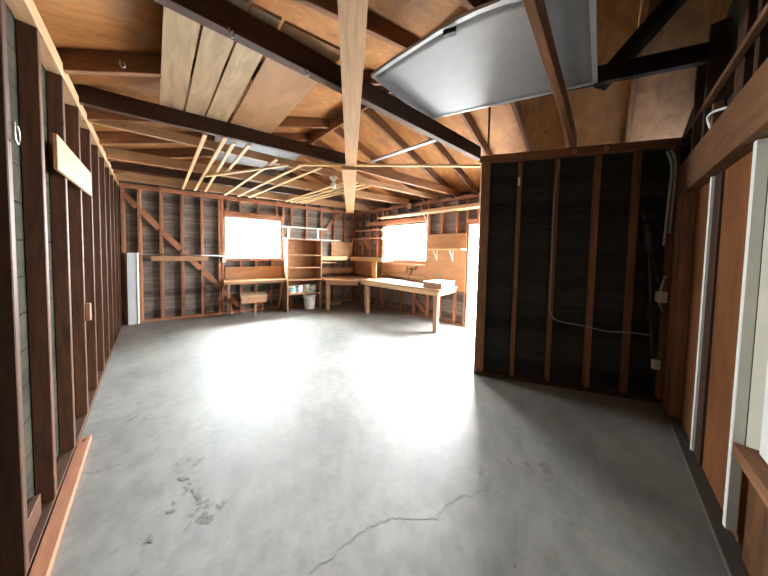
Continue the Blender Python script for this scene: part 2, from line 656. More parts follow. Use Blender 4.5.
# ---------------------------------------------------------------- back wall
wb = structure('wall_back', W('B', 2.4, 0))
UB = 4.90
u_r = (RX + 0.4006) / 0.9748


def b_roof(u):
    return roof_z(-0.4006 + u * 0.9748) + 0.152


w1 = (1.63, 2.85, 1.28, 2.27)
wprism('siding', 'B', [rect(-0.12, w1[0], -0.02, H), rect(w1[1], UB + 0.12, -0.02, H), rect(w1[0], w1[1], -0.02, w1[2]), rect(w1[0], w1[1], w1[3], H),
                       [(-0.12, H), (UB + 0.12, H), (UB + 0.12, b_roof(UB + 0.1)), (u_r, b_roof(u_r)), (-0.12, b_roof(-0.05))]], -0.095, -0.12, M['sid_back'], wb)
wbox('bottom_plate', 'B', 0.0, UB, 0.0, 0.045, -0.094, 0.0, M['stud_back'], wb)
wbox('top_plate', 'B', 0.0, UB, H - 0.045, H + 0.04, -0.094, 0.003, M['stud_back'], wb)
for u in (0.03, 0.255, 0.565, 0.89, 1.225):
    wbox('stud', 'B', u - 0.022, u + 0.022, 0.045, H - 0.045, -0.094, 0.0, M['stud_back'], wb, along='z')
for u in (1.54, 1.595, 2.885):
    wbox('stud', 'B', u - 0.022, u + 0.022, 0.045, H - 0.045, -0.094, 0.0, M['stud_back'], wb, along='z')
for u in (3.09, 3.48, 3.88, 4.26, 4.6, 4.85):
    wbox('stud', 'B', u - 0.022, u + 0.022, 0.045, H - 0.045, -0.094, 0.0, M['stud_back'], wb, along='z')
wbox('window_header', 'B', 1.62, 2.862, 2.275, 2.39, -0.094, 0.004, M['stud_back'], wb)
wbox('window_sill_plate', 'B', 1.62, 2.862, 1.235, 1.275, -0.094, 0.0, M['stud_back'], wb)
for u in (1.70, 1.94, 2.31, 2.72):
    wbox('cripple_stud', 'B', u - 0.02, u + 0.02, 2.39, H - 0.045, -0.094, 0.0, M['stud_back'], wb, along='z')
for u in (1.95, 2.26, 2.62):
    wbox('cripple_stud', 'B', u - 0.02, u + 0.02, 0.045, 1.235, -0.094, 0.0, M['stud_back'], wb, along='z')
for u in (0.565, 1.225, 1.6, 1.95, 2.31, 2.75, 3.48, 3.88, 4.26):
    wbox('gable_stud', 'B', u - 0.02, u + 0.02, H + 0.04, b_roof(u) - 0.02, -0.094, -0.005, M['stud_back'], wb, along='z')
# the let-in brace is cut between the studs
ub = [0.05, 0.233, 0.277, 0.543, 0.587, 0.868, 0.912, 1.203, 1.247, 1.518]


def brace_z(u):
    return 2.50 - (u - 0.07) * 1.27


for i in range(0, len(ub) - 1):
    if i % 2 == 1:
        continue
    wboard('brace', 'B', ub[i], brace_z(ub[i]), ub[i + 1], brace_z(ub[i + 1]), 0.10, 0.002, 0.022, M['stud_back'], wb)
wboard('brace', 'B', 1.617, 0.53, 1.93, 0.13, 0.10, 0.0, 0.022, M['stud_back'], wb)
wboard('brace', 'B', 2.285, 0.13, 2.6, 0.40, 0.10, 0.0, 0.022, M['stud_back'], wb)
wboard('brace', 'B', 3.905, 1.95, 4.235, 2.40, 0.10, 0.0, 0.022, M['stud_back'], wb)
wboard('brace', 'B', 4.285, 2.45, 4.42, 2.62, 0.09, 0.0, 0.022, M['stud_back'], wb)


def window(name, pl, u0, u1, z0, z1, muntin):
    w = structure(name, W(pl, (u0 + u1) / 2, z0))
    t = 0.035
    for (a0, a1, b0, b1, al) in ((u0, u0 + t, z0, z1, 'z'), (u1 - t, u1, z0, z1, 'z'), (u0 + t, u1 - t, z0, z0 + t, 'u'), (u0 + t, u1 - t, z1 - t, z1, 'u')):
        wbox('window_frame', pl, a0, a1, b0, b1, -0.10, -0.03, M['white'], w, along=al)
    um = (u0 + u1) / 2
    if muntin:
        wbox('window_frame', pl, um - 0.012, um + 0.012, z0 + t, z1 - t, -0.085, -0.05, M['white'], w, along='z')
        wbox('pane', pl, u0 + t, um - 0.012, z0 + t, z1 - t, -0.070, -0.065, M['glass'], w, bevel=0)
        wbox('pane', pl, um + 0.012, u1 - t, z0 + t, z1 - t, -0.070, -0.065, M['glass'], w, bevel=0)
    else:
        wbox('pane', pl, u0 + t, u1 - t, z0 + t, z1 - t, -0.070, -0.065, M['glass'], w, bevel=0)
    return w


window('window_1', 'B', *w1, True)

# ---------------------------------------------------------------- far right wall
wr = structure('wall_right', W('R', 2.5, 0))
w2 = (1.22, 2.58, 1.31, 2.23)
dr = (3.56, 4.36, 0.0, 2.12)
UE = 6.12
wprism('siding', 'R', [rect(-0.1, w2[0], -0.02, H + 0.17), rect(w2[1], dr[0], -0.02, H + 0.17), rect(dr[1], UE, -0.02, H + 0.17),
                       rect(w2[0], w2[1], -0.02, w2[2]), rect(w2[0], w2[1], w2[3], H + 0.17), rect(dr[0], dr[1], dr[3], H + 0.17)], -0.095, -0.12, M['sid_back'], wr)
wbox('bottom_plate', 'R', 0.0, dr[0], 0.0, 0.045, -0.094, 0.0, M['stud_back'], wr)
wbox('bottom_plate', 'R', dr[1], 6.0, 0.0, 0.045, -0.094, 0.0, M['stud_back'], wr)
wbox('top_plate', 'R', 0.0, 6.0, H - 0.045, H + 0.03, -0.094, 0.003, M['stud_back'], wr)
for u in (0.05, 0.35, 0.68, 0.98, 1.19, 2.62, 2.95, 3.30, 3.52, 4.39, 4.95, 5.4, 5.8):
    wbox('stud', 'R', u - 0.022, u + 0.022, 0.045, H - 0.045, -0.094, 0.0, M['stud_back'], wr, along='z')
for u in (1.5, 1.85, 2.25):
    wbox('cripple_stud', 'R', u - 0.022, u + 0.022, 0.045, 1.26, -0.094, 0.0, M['stud_back'], wr, along='z')
for u in (1.35, 1.7, 2.05, 2.4):
    wbox('cripple_stud', 'R', u - 0.022, u + 0.022, 2.36, H - 0.045, -0.094, 0.0, M['stud_back'], wr, along='z')
for u in (3.75, 4.1):
    wbox('cripple_stud', 'R', u - 0.022, u + 0.022, 2.22, H - 0.045, -0.094, 0.0, M['stud_back'], wr, along='z')
wbox('window_header', 'R', 0.60, 2.66, 2.25, 2.36, -0.06, 0.028, M['stud_back'], wr)
wbox('window_sill_plate', 'R', 1.21, 2.60, 1.26, 1.305, -0.094, 0.0, M['stud_back'], wr)
wbox('door_header', 'R', 3.54, 4.38, 2.13, 2.22, -0.094, 0.0, M['stud_back'], wr)
wboard('brace', 'R', 0.375, 1.95, 0.655, 1.62, 0.10, 0.0, 0.022, M['stud_back'], wr)
wboard('brace', 'R', 2.275, 0.42, 2.597, 0.10, 0.10, 0.0, 0.022, M['stud_back'], wr)
window('window_2', 'R', *w2, False)
d1 = structure('door_1', W('R', 4.03, 0))
wbox('door_jamb', 'R', 3.56, 3.60, 0.0, 2.12, -0.11, 0.0, M['white'], d1, along='z')
wbox('door_jamb', 'R', 4.32, 4.36, 0.0, 2.12, -0.11, 0.0, M['white'], d1, along='z')
wbox('door_jamb', 'R', 3.60, 4.32, 2.08, 2.12, -0.11, 0.0, M['white'], d1)
wbox('threshold', 'R', 3.60, 4.32, 0.0, 0.02, -0.11, 0.0, M['steel'], d1)

# ---------------------------------------------------------------- angled framed wall on the right
wp_ = structure('wall_partition', W('P', -0.9, 0))
wprism('siding', 'P', [rect(-1.80, 0.24, 0.0, H)], -0.056, -0.08, M['sid_dark'], wp_)
for u0, u1 in ((-1.80, -1.70), (-1.40, -1.36), (-1.03, -0.99), (-0.66, -0.615), (-0.325, -0.28), (-0.02, 0.02)):
    wbox('stud', 'P', u0, u1, 0.045, H - 0.085, -0.054, 0.0, M['stud'], wp_, along='z')
wbox('top_plate', 'P', -1.82, 0.05, H - 0.085, H, -0.054, 0.004, M['stud'], wp_)
wbox('bottom_plate', 'P', -1.80, 0.05, 0.0, 0.045, -0.054, 0.002, M['dark'], wp_)

# return wall closing the space behind the framed wall
wx = structure('wall_return', (3.7, 1.1, 0))
board('siding', (2.93, 1.10, H / 2), (4.60, 1.06, H / 2), 0.03, H, M['sid_back'], wx, bevel=0)
for x in (3.1, 3.5, 3.9, 4.3):
    y = 1.10 - (x - 2.93) * 0.024 + 0.061
    board('stud', (x, y, 0.02), (x, y, H - 0.02), 0.09, 0.04, M['stud_back'], wx, (1, 0, 0))

# ---------------------------------------------------------------- front wall with the big door
wf = structure('wall_front', (2.4, -F, 0))
wprism('siding', 'F', [rect(-1.0, 0.32, -0.02, 2.70), rect(2.69, 4.2, -0.02, 2.70), rect(0.32, 2.69, 2.30, 2.70),
                       [(-1.0, 2.70), (4.2, 2.70), (4.2, H + 0.105), (3.6471 - RX, H + SL * 2.45 + 0.155), (-1.0, H + 0.105)]], -0.10, -0.125, M['sid_dark'], wf)
wbox('header_beam', 'F', 0.03, 2.75, 2.09, 2.385, -0.09, 0.0, M['header'], wf)
wbox('post', 'F', 0.06, 0.18, 0.0, 2.09, -0.09, 0.0, M['stud'], wf, along='z')
wbox('post', 'F', 0.20, 0.30, 0.0, 2.09, -0.09, -0.01, M['stud'], wf, along='z')
wbox('bottom_plate', 'F', 0.0, 2.7, 0.0, 0.035, -0.14, -0.005, M['gasket'], wf)
for u0, u1 in ((0.44, 0.48), (0.74, 0.78), (1.34, 1.46), (1.58, 1.62), (2.1, 2.14)):
    wbox('cripple_stud', 'F', u0, u1, 2.385, roof_z(3.6471 - u0) - 0.01, -0.095, -0.005, M['dark'], wf, along='z')
wbox('cripple_stud', 'F', 0.95, 0.985, 2.385, 2.55, -0.05, -0.005, M['stud'], wf, along='z')
wbox('plate', 'F', -0.4, 4.0, 2.62, 2.665, -0.095, -0.006, M['dark'], wf)

d2 = structure('door_2', (2.4, -F - 0.07, 0))
wbox('backing', 'F', 0.30, 2.72, 0.03, 2.12, -0.135, -0.106, M['dark'], d2, along='z')
wbox('door_panel', 'F', 0.31, 0.83, 0.035, 2.09, -0.105, -0.075, M['door_ply'], d2, along='z')
wbox('door_panel', 'F', 0.97, 1.56, 0.035, 2.09, -0.105, -0.075, M['door_ply'], d2, along='z')
s = wbox('door_strip', 'F', 0.82, 0.848, 0.06, 2.085, -0.074, -0.045, M['white'], d2, along='z')
s['label'] = 'white painted door strip'
wbox('door_stile', 'F', 0.849, 0.97, 0.04, 2.085, -0.1045, -0.060, M['dark'], d2, along='z')
s = wbox('door_strip', 'F', 1.53, 1.562, 0.08, 2.085, -0.074, -0.035, M['white'], d2, along='z')
s['label'] = 'white painted door strip'
s = wbox('door_panel', 'F', 1.561, 2.70, 0.555, 2.085, -0.105, -0.0755, M['cream'], d2, along='u')
s['label'] = 'cream board above the ledge'
s = wbox('door_panel', 'F', 1.75, 2.70, 0.62, 2.085, -0.074, -0.060, M['white'], d2, along='u')
s['label'] = 'white sheet above the ledge'
s = wbox('ledge', 'F', 1.70, 2.70, 0.555, 0.615, -0.0754, -0.005, M['stud'], d2)
s = wbox('door_panel', 'F', 1.66, 2.70, 0.04, 0.553, -0.105, -0.065, M['stained_ply'], d2, along='z')
s['label'] = 'water-stained brown panel'

# ---------------------------------------------------------------- roof
ceil = structure('ceiling', (2, 3, H))


def sheath(name, x0, x1, y0, y1):
    bm = bmesh.new()
    n = Vector((SL if x0 > RX - 0.1 else -SL, 0, 1)).normalized()
    ps = [(x0, y0), (x1, y0), (x1, y1), (x0, y1)]
    lo, hi = [], []
    for x, y in ps:
        z = roof_z(x) + 0.142
        lo.append(bm.verts.new((x, y, z)))
        hi.append(bm.verts.new((x + n.x * 0.02, y, z + n.z * 0.02)))
    bm.faces.new(lo)
    bm.faces.new(hi[::-1])
    for i in range(4):
        bm.faces.new((lo[i], hi[i], hi[(i + 1) % 4], lo[(i + 1) % 4]))
    return link(name, finish(bm, name), M['roof_ply'], ceil)


sheath('roof_sheathing', RX, XR + 0.35, -0.75, 7.3)
sheath('roof_sheathing', XL - 0.35, RX, -0.75, 7.3)
bw = 0.14 / math.cos(math.atan(SL))
RFT = [-0.13, 0.42, 0.83, 1.35, 1.90, 2.36, 3.04, 3.62, 4.2, 4.78, 5.34]
for y in RFT:
    sk = 0.0 if y < 1 else math.tan(0.225) * min(1, (y - 1) / 4.5)
    yl = y + (XR - XL) * sk
    ym = y + (XR - RX) * sk
    board('rafter', (XR + 0.02, y, H - 0.01 + 0.07), (RX + 0.01, ym, H + SL * (XR - RX) - 0.006 + 0.07), 0.042, 0.136, M['joist'], ceil)
    if 1.5 < y < 2.0:
        continue
    if 2.3 < y < 2.4:
        yl, ym = 2.72, 1.9
    board('rafter', (XL - 0.02, yl, H - 0.01 + 0.07), (RX - 0.01, ym, H + SL * (RX - XL) - 0.006 + 0.07), 0.042, 0.136, M['joist'], ceil)
board('ridge_board', (RX, -0.5, H + SL * 2.45 + 0.03), (RX, 6.1, H + SL * 2.45 + 0.03), 0.03, 0.19, M['joist'], ceil)


def joist(p0, p1, d, t=0.045, mat='joist', z=H):
    return board('joist', (p0[0], p0[1], z + d / 2), (p1[0], p1[1], z + d / 2), t, d, M[mat], ceil)


ZJ = H + 0.0
joist((-0.44, 1.66), (2.90, 1.20), 0.152, 0.06, 'dark')
joist((-0.44, 3.22), (1.98, 2.60), 0.152, 0.05, 'dark')
joist((1.72, 2.72), (4.47, 2.24), 0.14, 0.045, 'joist')
joist((-0.44, 3.62), (4.46, 2.72), 0.10, 0.04, 'tie')
joist((-0.44, 4.86), (4.45, 3.55), 0.14, 0.045, 'tie')
joist((-0.44, 5.45), (4.43, 4.20), 0.12, 0.04, 'dark')
joist((-0.44, 6.25), (4.40, 4.95), 0.152, 0.06, 'tie')
joist((-0.44, 0.32), (3.30, 0.30), 0.14, 0.045, 'joist')
# purlin and strut on the right slope
board('purlin', (1.98, 1.42, 2.96), (2.79, -0.46, 2.96), 0.05, 0.13, M['black'], ceil)
board('strut', (2.62, 0.10, 2.92), (2.66, -0.32, 3.40), 0.11, 0.10, M['black'], ceil, (0, 1, 0))
s = board('tie_board', (0.45, 0.60, H - 0.070), (1.90, 2.51, H - 0.070), 0.135, 0.04, M['tie'], ceil)
s['label'] = 'tan board running diagonally overhead'
s = board('tie_board', (1.80, 2.42, H - 0.112), (3.79, 5.02, H - 0.112), 0.19, 0.04, M['tie'], ceil)
s['label'] = 'tan board running diagonally to the far corner'

# ---------------------------------------------------------------- timber and sheet lying on the roof ties
ZT = H + 0.154


def lying(name, corners, z, t, mat, label, cat, group=None):
    """A flat board lying on the ties: its outline has the long axis first (near-left, near-right, far-right, far-left)."""
    corners = [(p[0] * 0.975, p[1] * 0.975) for p in corners]
    c = Vector((sum(p[0] for p in corners) / 4, sum(p[1] for p in corners) / 4, z + t / 2))
    ax = (Vector(corners[3]) + Vector(corners[2]) - Vector(corners[0]) - Vector(corners[1])).to_3d().normalized()
    mw = frame(ax, Vector((0, 0, 1)), c)
    inv = mw.inverted()
    bm = bmesh.new()
    lo = [bm.verts.new(inv @ Vector((x, y, z))) for x, y in corners]
    hi = [bm.verts.new(inv @ Vector((x, y, z + t))) for x, y in corners]
    bm.faces.new(lo)
    bm.faces.new(hi[::-1])
    for i in range(4):
        bm.faces.new((lo[i], hi[i], hi[(i + 1) % 4], lo[(i + 1) % 4]))
    return tag(link(name, finish(bm, name), mat, None, mw), label, cat, group)


gp = 'weathered planks on the roof ties'
lying('plank', [(0.07, 1.60), (0.23, 1.55), (0.25, 3.22), (0.08, 3.24)], ZT, 0.02, M['grey_board'], 'weathered grey plank on the roof ties, leftmost of the row', 'plank', gp)
lying('plank', [(0.245, 1.55), (0.405, 1.50), (0.41, 3.16), (0.265, 3.21)], ZT, 0.02, M['grey_board'], 'weathered grey plank on the roof ties, second of the row from the left wall', 'plank', gp)
lying('plank', [(0.42, 1.50), (0.57, 1.46), (0.60, 3.10), (0.425, 3.16)], ZT, 0.02, M['grey_board'], 'weathered grey plank on the roof ties, next to the wider yellowish panel', 'plank', gp)
lying('plywood_panel', [(0.59, 1.46), (0.96, 1.36), (1.02, 3.02), (0.63, 3.08)], ZT, 0.018, M['ply'], 'wider yellowish plywood panel lying on the roof ties beside three grey planks', 'panel')

sh = thing('metal_sheet', 'large bowed sheet of grey metal lying up on the roof ties', 'metal sheet', (1.9, 0.75, ZT + 0.01))
out = [(1.25, 1.40), (1.29, 1.05), (1.33, 0.72), (1.39, 0.48), (1.49, 0.29), (1.66, 0.11), (2.10, 0.11), (2.50, 0.12), (2.27, 0.75), (2.03, 1.40)]
cx, cy_ = 1.85, 0.8


def sheet_z(x, y):
    s = (y - 0.11) / 1.29
    return ZT + 0.012 + 0.03 * math.sin(PI * max(0, min(1, s))) * (2.3 - x)


bm = bmesh.new()
lft = [(1.25, 1.40), (1.27, 1.20), (1.29, 1.05), (1.31, 0.88), (1.33, 0.72), (1.36, 0.59), (1.40, 0.47), (1.46, 0.35), (1.54, 0.23), (1.66, 0.11)]
rgt = [(2.03 + 0.47 * k / 9, 1.40 - 1.28 * k / 9) for k in range(10)]
lft = [(x * 0.975, y * 0.975) for x, y in lft]
rgt = [(x * 0.975, y * 0.975) for x, y in rgt]
rows = []
for (x0, y0), (x1, y1) in zip(lft, rgt):
    rows.append([(x0 + (x1 - x0) * k / 12, y0 + (y1 - y0) * k / 12) for k in range(13)])
top = [[bm.verts.new((x - 1.9, y - 0.75, sheet_z(x, y) - ZT + 0.003)) for x, y in r] for r in rows]
bot = [[bm.verts.new((x - 1.9, y - 0.75, sheet_z(x, y) - ZT)) for x, y in r] for r in rows]
nR, nC = len(rows), 13
for i in range(nR - 1):
    for k in range(nC - 1):
        bm.faces.new((top[i][k], top[i][k + 1], top[i + 1][k + 1], top[i + 1][k]))
        bm.faces.new((bot[i][k], bot[i + 1][k], bot[i + 1][k + 1], bot[i][k + 1]))
for i in range(nR - 1):
    bm.faces.new((top[i][0], top[i + 1][0], bot[i + 1][0], bot[i][0]))
    bm.faces.new((top[i][-1], bot[i][-1], bot[i + 1][-1], top[i + 1][-1]))
for k in range(nC - 1):
    bm.faces.new((top[0][k], bot[0][k], bot[0][k + 1], top[0][k + 1]))
    bm.faces.new((top[-1][k], top[-1][k + 1], bot[-1][k + 1], bot[-1][k]))
link('sheet', finish(bm, 'sheet', True), M['metal'], sh, Matrix.Translation((1.9, 0.75, ZT)))


def rim(pts):
    bm = bmesh.new()
    prv = None
    for i, (x, y) in enumerate(pts):
        a = pts[max(i - 1, 0)]
        b = pts[min(i + 1, len(pts) - 1)]
        d = Vector((b[0] - a[0], b[1] - a[1])).normalized()
        n = Vector((-d.y, d.x))
        zz = sheet_z(x, y) - ZT
        q = [bm.verts.new((x + n.x * o - 1.9, y + n.y * o - 0.75, zz + h)) for o, h in ((-0.014, -0.004), (0.014, -0.004), (0.014, 0.016), (-0.014, 0.016))]
        if prv:
            for k in range(4):
                bm.faces.new((prv[k], prv[(k + 1) % 4], q[(k + 1) % 4], q[k]))
        else:
            bm.faces.new(q)
        prv = q
    bm.faces.new(prv[::-1])
    o = link('folded_edge', finish(bm, 'folded_edge'), M['edge_metal'], sh, Matrix.Translation((1.9, 0.75, ZT)))
    o['label'] = 'bright folded edge'


rim(lft)
rim(rgt)
rim([(lft[-1][0] + (rgt[-1][0] - lft[-1][0]) * k / 6, lft[-1][1] + (rgt[-1][1] - lft[-1][1]) * k / 6) for k in range(7)])
lk = board('latch', (1.285, 0.78, ZT + 0.01), (1.315, 0.71, ZT + 0.01), 0.035, 0.03, M['iron'], sh)

lying('grey_sheet', [(0.56, 3.42), (1.52, 3.22), (1.62, 4.05), (0.70, 4.45)], ZT, 0.006, M['dull_metal'], 'small dull grey sheet lying on the ties behind the grey planks', 'metal sheet')

# strips nailed under the ties, all running front to back
gs = 'pale furring strips under the roof ties'
strips = [((0.41, 3.02), (0.46, 6.05), 'long pale furring strip under the roof ties, nearest the left wall'),
          ((0.57, 2.94), (0.64, 6.00), 'long pale furring strip under the roof ties, second from the left wall'),
          ((0.66, 3.00), (0.80, 5.95), 'pale furring strip under the roof ties, third from the left wall'),
          ((0.79, 2.93), (0.83, 4.35), 'short pale furring strip under the roof ties, left of the long crosswise batten'),
          ((1.16, 3.10), (1.14, 5.95), 'pale furring strip under the roof ties crossing the batten at its left half'),
          ((1.47, 3.02), (1.36, 5.85), 'pale furring strip under the roof ties near the back wall window'),
          ((1.69, 2.92), (1.55, 5.75), 'pale furring strip under the roof ties above the bookcase side of the window')]
for p, q, lb in strips:
    tag(board('furring_strip', (p[0], p[1], H - 0.012), (q[0], q[1], H - 0.012), 0.036, 0.02, M['pale']), lb, 'wood strip', gs)
gb = 'bundle of four pale battens below the light bulb'
ord_ = ['leftmost', 'second', 'third', 'rightmost']
for i, (p, q) in enumerate([((2.31, 3.06), (2.27, 5.52)), ((2.45, 3.06), (2.38, 5.50)), ((2.59, 3.03), (2.49, 5.46)), ((2.72, 3.02), (2.61, 5.44))]):
    tag(board('batten', (p[0], p[1], H - 0.014), (q[0], q[1], H - 0.014), 0.045, 0.024, M['pale']),
        'pale batten below the light bulb, %s of a bundle of four' % ord_[i], 'wood strip', gb)
tag(board('batten', (1.40, 3.01, H - 0.036), (3.02, 1.22, H - 0.036), 0.045, 0.022, M['pale']), 'long pale batten crossing under the ties to the top corner of the dark framed wall', 'wood strip')
tag(board('batten', (0.62, 4.62, H - 0.036), (1.31, 3.13, H - 0.036), 0.04, 0.022, M['pale']), 'shorter pale batten slanting left across the furring strips', 'wood strip')
tag(board('metal_strip', (2.32, 2.58, 2.858), (2.42, 1.26, 2.858), 0.06, 0.018, M['metal']), 'light grey metal strip lying on the ties under the right roof slope', 'metal strip')

lamp = thing('light_bulb', 'bare light bulb in a white holder under a roof tie', 'lamp', (2.05, 3.16, H))
lathe('lamp_holder', [(0, -0.062), (0.03, -0.062), (0.036, -0.04), (0.062, -0.022), (0.062, -0.001), (0, -0.001)], (2.05, 3.16, H), M['white'], lamp)
lathe('bulb', [(0, -0.19), (0.024, -0.186), (0.042, -0.168), (0.046, -0.142), (0.036, -0.105), (0.02, -0.08), (0.019, -0.0625), (0, -0.0625)], (2.05, 3.16, H), M['bulb'], lamp)
tag(tube('hanging_rod', [(2.72, 1.02, 3.26), (2.72, 1.02, 2.72)], 0.011, M['iron']), 'black iron rod hanging from the roof boards above the dark framed wall', 'rod')

hook('screw_hook', 'small hook under the dark tie, left of the leftmost grey plank', (-0.12, 1.62, H - 0.03), (1, 0, 0), M['steel'])
hook('screw_hook', 'small steel hook under the dark tie in front of the second grey plank', (0.31, 1.50, H - 0.03), (1, 0, 0), M['steel'])
hook('screw_hook', 'small steel hook under the dark tie in front of the yellowish panel', (0.72, 1.45, H - 0.03), (1, 0, 0), M['steel'])
hook('screw_hook', 'small steel hook under the rafter by the left wall', (-0.13, 2.46, 2.76), (1, 0, 0), M['steel'])

# ---------------------------------------------------------------- along the left wall
tag(board('plank', (-0.366, 1.10, 0.021), (-0.368, 2.80, 0.021), 0.058, 0.042, M['red']), 'reddish loose plank lying on the floor along the left wall', 'plank')
tag(wboard('board', 'L', 2.86, 2.06, 3.98, 2.08, 0.21, 0.020, 0.019, M['ply']), 'pale plywood board nailed across the left wall studs', 'board')
tag(wbox('wood_block', 'L', 3.66, 3.72, 0.85, 1.0, 0.0, 0.028, M['stud_back'], along='z'), 'small wooden block nailed low on a left wall stud', 'block')
p = W('L', 2.257, 1.96, 0.012)
hook('screw_hook', 'large steel hook on the nearest left wall stud', p, (0, 1, 0), M['steel'], 0.045)

# ---------------------------------------------------------------- back wall
wpn = thing('tall_panel', 'tall narrow white panel standing against the back wall at the left corner', 'panel', W('B', 0.18, 0, 0.07))
wbox('panel', 'B', 0.105, 0.235, 0.0, 1.40, 0.03, 0.10, M['cool_white'], wpn, along='z')
wbox('side_lip', 'B', 0.236, 0.246, 0.0, 1.40, 0.02, 0.108, M['white'], wpn, along='z')
cdt = thing('conduit', 'thin grey metal pipe running level along the back wall studs', 'pipe', W('B', 0.25, 1.36, 0.015))
tube('pipe', [W('B', 0.25, 1.378, 0.016), W('B', 1.62, 1.352, 0.016)], 0.012, M['steel'], cdt)
wbox('outlet_box', 'B', 1.59, 1.65, 1.20, 1.32, 0.004, 0.05, M['plastic'], cdt, along='z')
tag(wbox('ledge_board', 'B', 0.43, 1.33, 1.235, 1.335, 0.002, 0.045, M['bench']), 'short wooden board fixed across the back wall studs under the pipe', 'board')

wk = thing('workbench', 'small built-in workbench with backboard under the back wall window', 'workbench', W('B', 2.2, 0, 0.2))
wbox('bench_top', 'B', 1.625, 2.885, 0.775, 0.80, 0.015, 0.46, M['bench'], wk)
wbox('backboard', 'B', 1.64, 2.84, 0.80, 1.10, 0.002, 0.014, M['ply'], wk)
for u in (1.72, 2.80):
    board('brace', W('B', u, 0.765, 0.42), W('B', u - 0.02, 0.06, 0.05), 0.04, 0.06, M['bench'], wk, into('B'))
wbox('front_rail', 'B', 1.64, 2.87, 0.735, 0.774, 0.40, 0.44, M['bench'], wk)
board('brace', W('B', 1.78, 0.06, 0.38), W('B', 1.66, 0.74, 0.06), 0.04, 0.05, M['stud_back'], wk, into('B'))

st = thing('step_stool', 'low wooden step with a deep front under the small workbench', 'stool', W('B', 2.2, 0, 0.3))
wbox('seat', 'B', 1.93, 2.46, 0.45, 0.475, 0.03, 0.56, M['grey_board'], st)
wbox('front_apron', 'B', 1.945, 2.445, 0.31, 0.449, 0.52, 0.55, M['bench'], st)
wbox('side_apron', 'B', 1.945, 1.965, 0.31, 0.449, 0.05, 0.519, M['bench'], st, along='o')
wbox('side_apron', 'B', 2.425, 2.445, 0.31, 0.449, 0.05, 0.519, M['bench'], st, along='o')
for u, o in ((1.985, 0.07), (2.39, 0.07), (2.20, 0.48)):
    wbox('leg', 'B', u, u + 0.035, 0.0, 0.448, o, o + 0.025, M['stud_back'], st, along='z')

bc = thing('bookcase', 'open wooden bookcase with five shelves beside the back wall window', 'bookcase', W('B', 3.31, 0, 0.28))
for u in (2.895, 3.715):
    wbox('side_panel', 'B', u, u + 0.028, 0.0, 1.775, 0.02, 0.52, M['bench'], bc, along='z')
wbox('back_panel', 'B', 2.924, 3.715, 0.42, 1.775, 0.02, 0.032, M['ply'], bc, along='u')
for z in (0.41, 0.76, 1.07, 1.385):
    wbox('shelf', 'B', 2.9235, 3.7145, z, z + 0.022, 0.033, 0.518, M['bench'], bc)
wbox('shelf', 'B', 2.895, 3.743, 1.776, 1.80, 0.02, 0.52, M['bench'], bc)
for u, z0, z1 in ((2.98, 1.07, 1.36), (3.52, 1.07, 1.36)):
    pass

lb = ['white paint can with a teal label, leftmost on the bookcase shelf', 'white paint can with a pale band, second from the left on the bookcase shelf',
      'plain cream paint can, third from the left on the bookcase shelf', 'teal paint can with raised wire handle, rightmost on the bookcase shelf']
cm = [('white', 'teal', 'steel'), ('white', 'cool_white', 'steel'), ('cream', 'cream', 'steel'), ('teal', 'white', 'iron')]
for i, u in enumerate((3.04, 3.215, 3.39, 3.565)):
    c0 = W('B', u, 0.4325, 0.34)
    c = thing('paint_can', lb[i], 'paint can', c0, 'paint cans on the bookcase')
    lathe('can_body', [(0, 0), (0.082, 0), (0.085, 0.005), (0.082, 0.01), (0.082, 0.182), (0.086, 0.186), (0.086, 0.192), (0.074, 0.193), (0, 0.193)], c0, M[cm[i][0]], c)
    lathe('label', [(0.0825, 0.045), (0.0835, 0.045), (0.0835, 0.145), (0.0825, 0.145)], c0, M[cm[i][1]], c)
    lathe('lid', [(0, 0.186), (0.072, 0.186), (0.074, 0.198), (0.066, 0.200), (0.062, 0.194), (0, 0.194)], c0, M[cm[i][2]], c)
    hh = 0.07 if i == 3 else -0.02
    tube('handle', [c0 + Vector((-0.086, 0, 0.15)), c0 + Vector((-0.075, -0.05, 0.15 + hh * 0.6)), c0 + Vector((0, -0.086, 0.15 + hh)), c0 + Vector((0.075, -0.05, 0.15 + hh * 0.6)), c0 + Vector((0.086, 0, 0.15))], 0.003, M['iron'], c, 6)

b0 = W('B', 3.47, 0, 0.36)
bk = thing('bucket', 'white plastic bucket on the floor under the bookcase shelf', 'bucket', b0)
lathe('bucket_body', [(0, 0.0), (0.125, 0.0), (0.13, 0.01), (0.152, 0.355), (0.146, 0.355), (0.124, 0.012), (0, 0.012)], b0, M['plastic'], bk)
lathe('rim', [(0.152, 0.30), (0.160, 0.30), (0.162, 0.355), (0.160, 0.366), (0.147, 0.366), (0.147, 0.356), (0.1535, 0.354)], b0, M['plastic'], bk)
tube('handle', [b0 + Vector((-0.162, 0, 0.325)), b0 + Vector((-0.12, -0.12, 0.26)), b0 + Vector((0, -0.172, 0.22)), b0 + Vector((0.12, -0.12, 0.26)), b0 + Vector((0.162, 0, 0.325))], 0.004, M['steel'], bk, 6)

us = thing('wall_shelf', 'white shelf on two short posts above the bookcase', 'shelf', W('B', 3.3, 1.81, 0.1))
wbox('shelf_board', 'B', 2.86, 3.98, 2.10, 2.13, 0.004, 0.22, M['white'], us)
wbox('support', 'B', 2.98, 3.02, 1.824, 2.099, 0.10, 0.16, M['white'], us, along='z')
wbox('support', 'B', 3.72, 3.77, 1.824, 2.099, 0.10, 0.16, M['white'], us, along='z')
tag(wbox('shelf_board', 'B', 2.87, 4.32, 1.802, 1.823, 0.004, 0.34, M['white']), 'long white board laid on top of the bookcase past its right side', 'board')

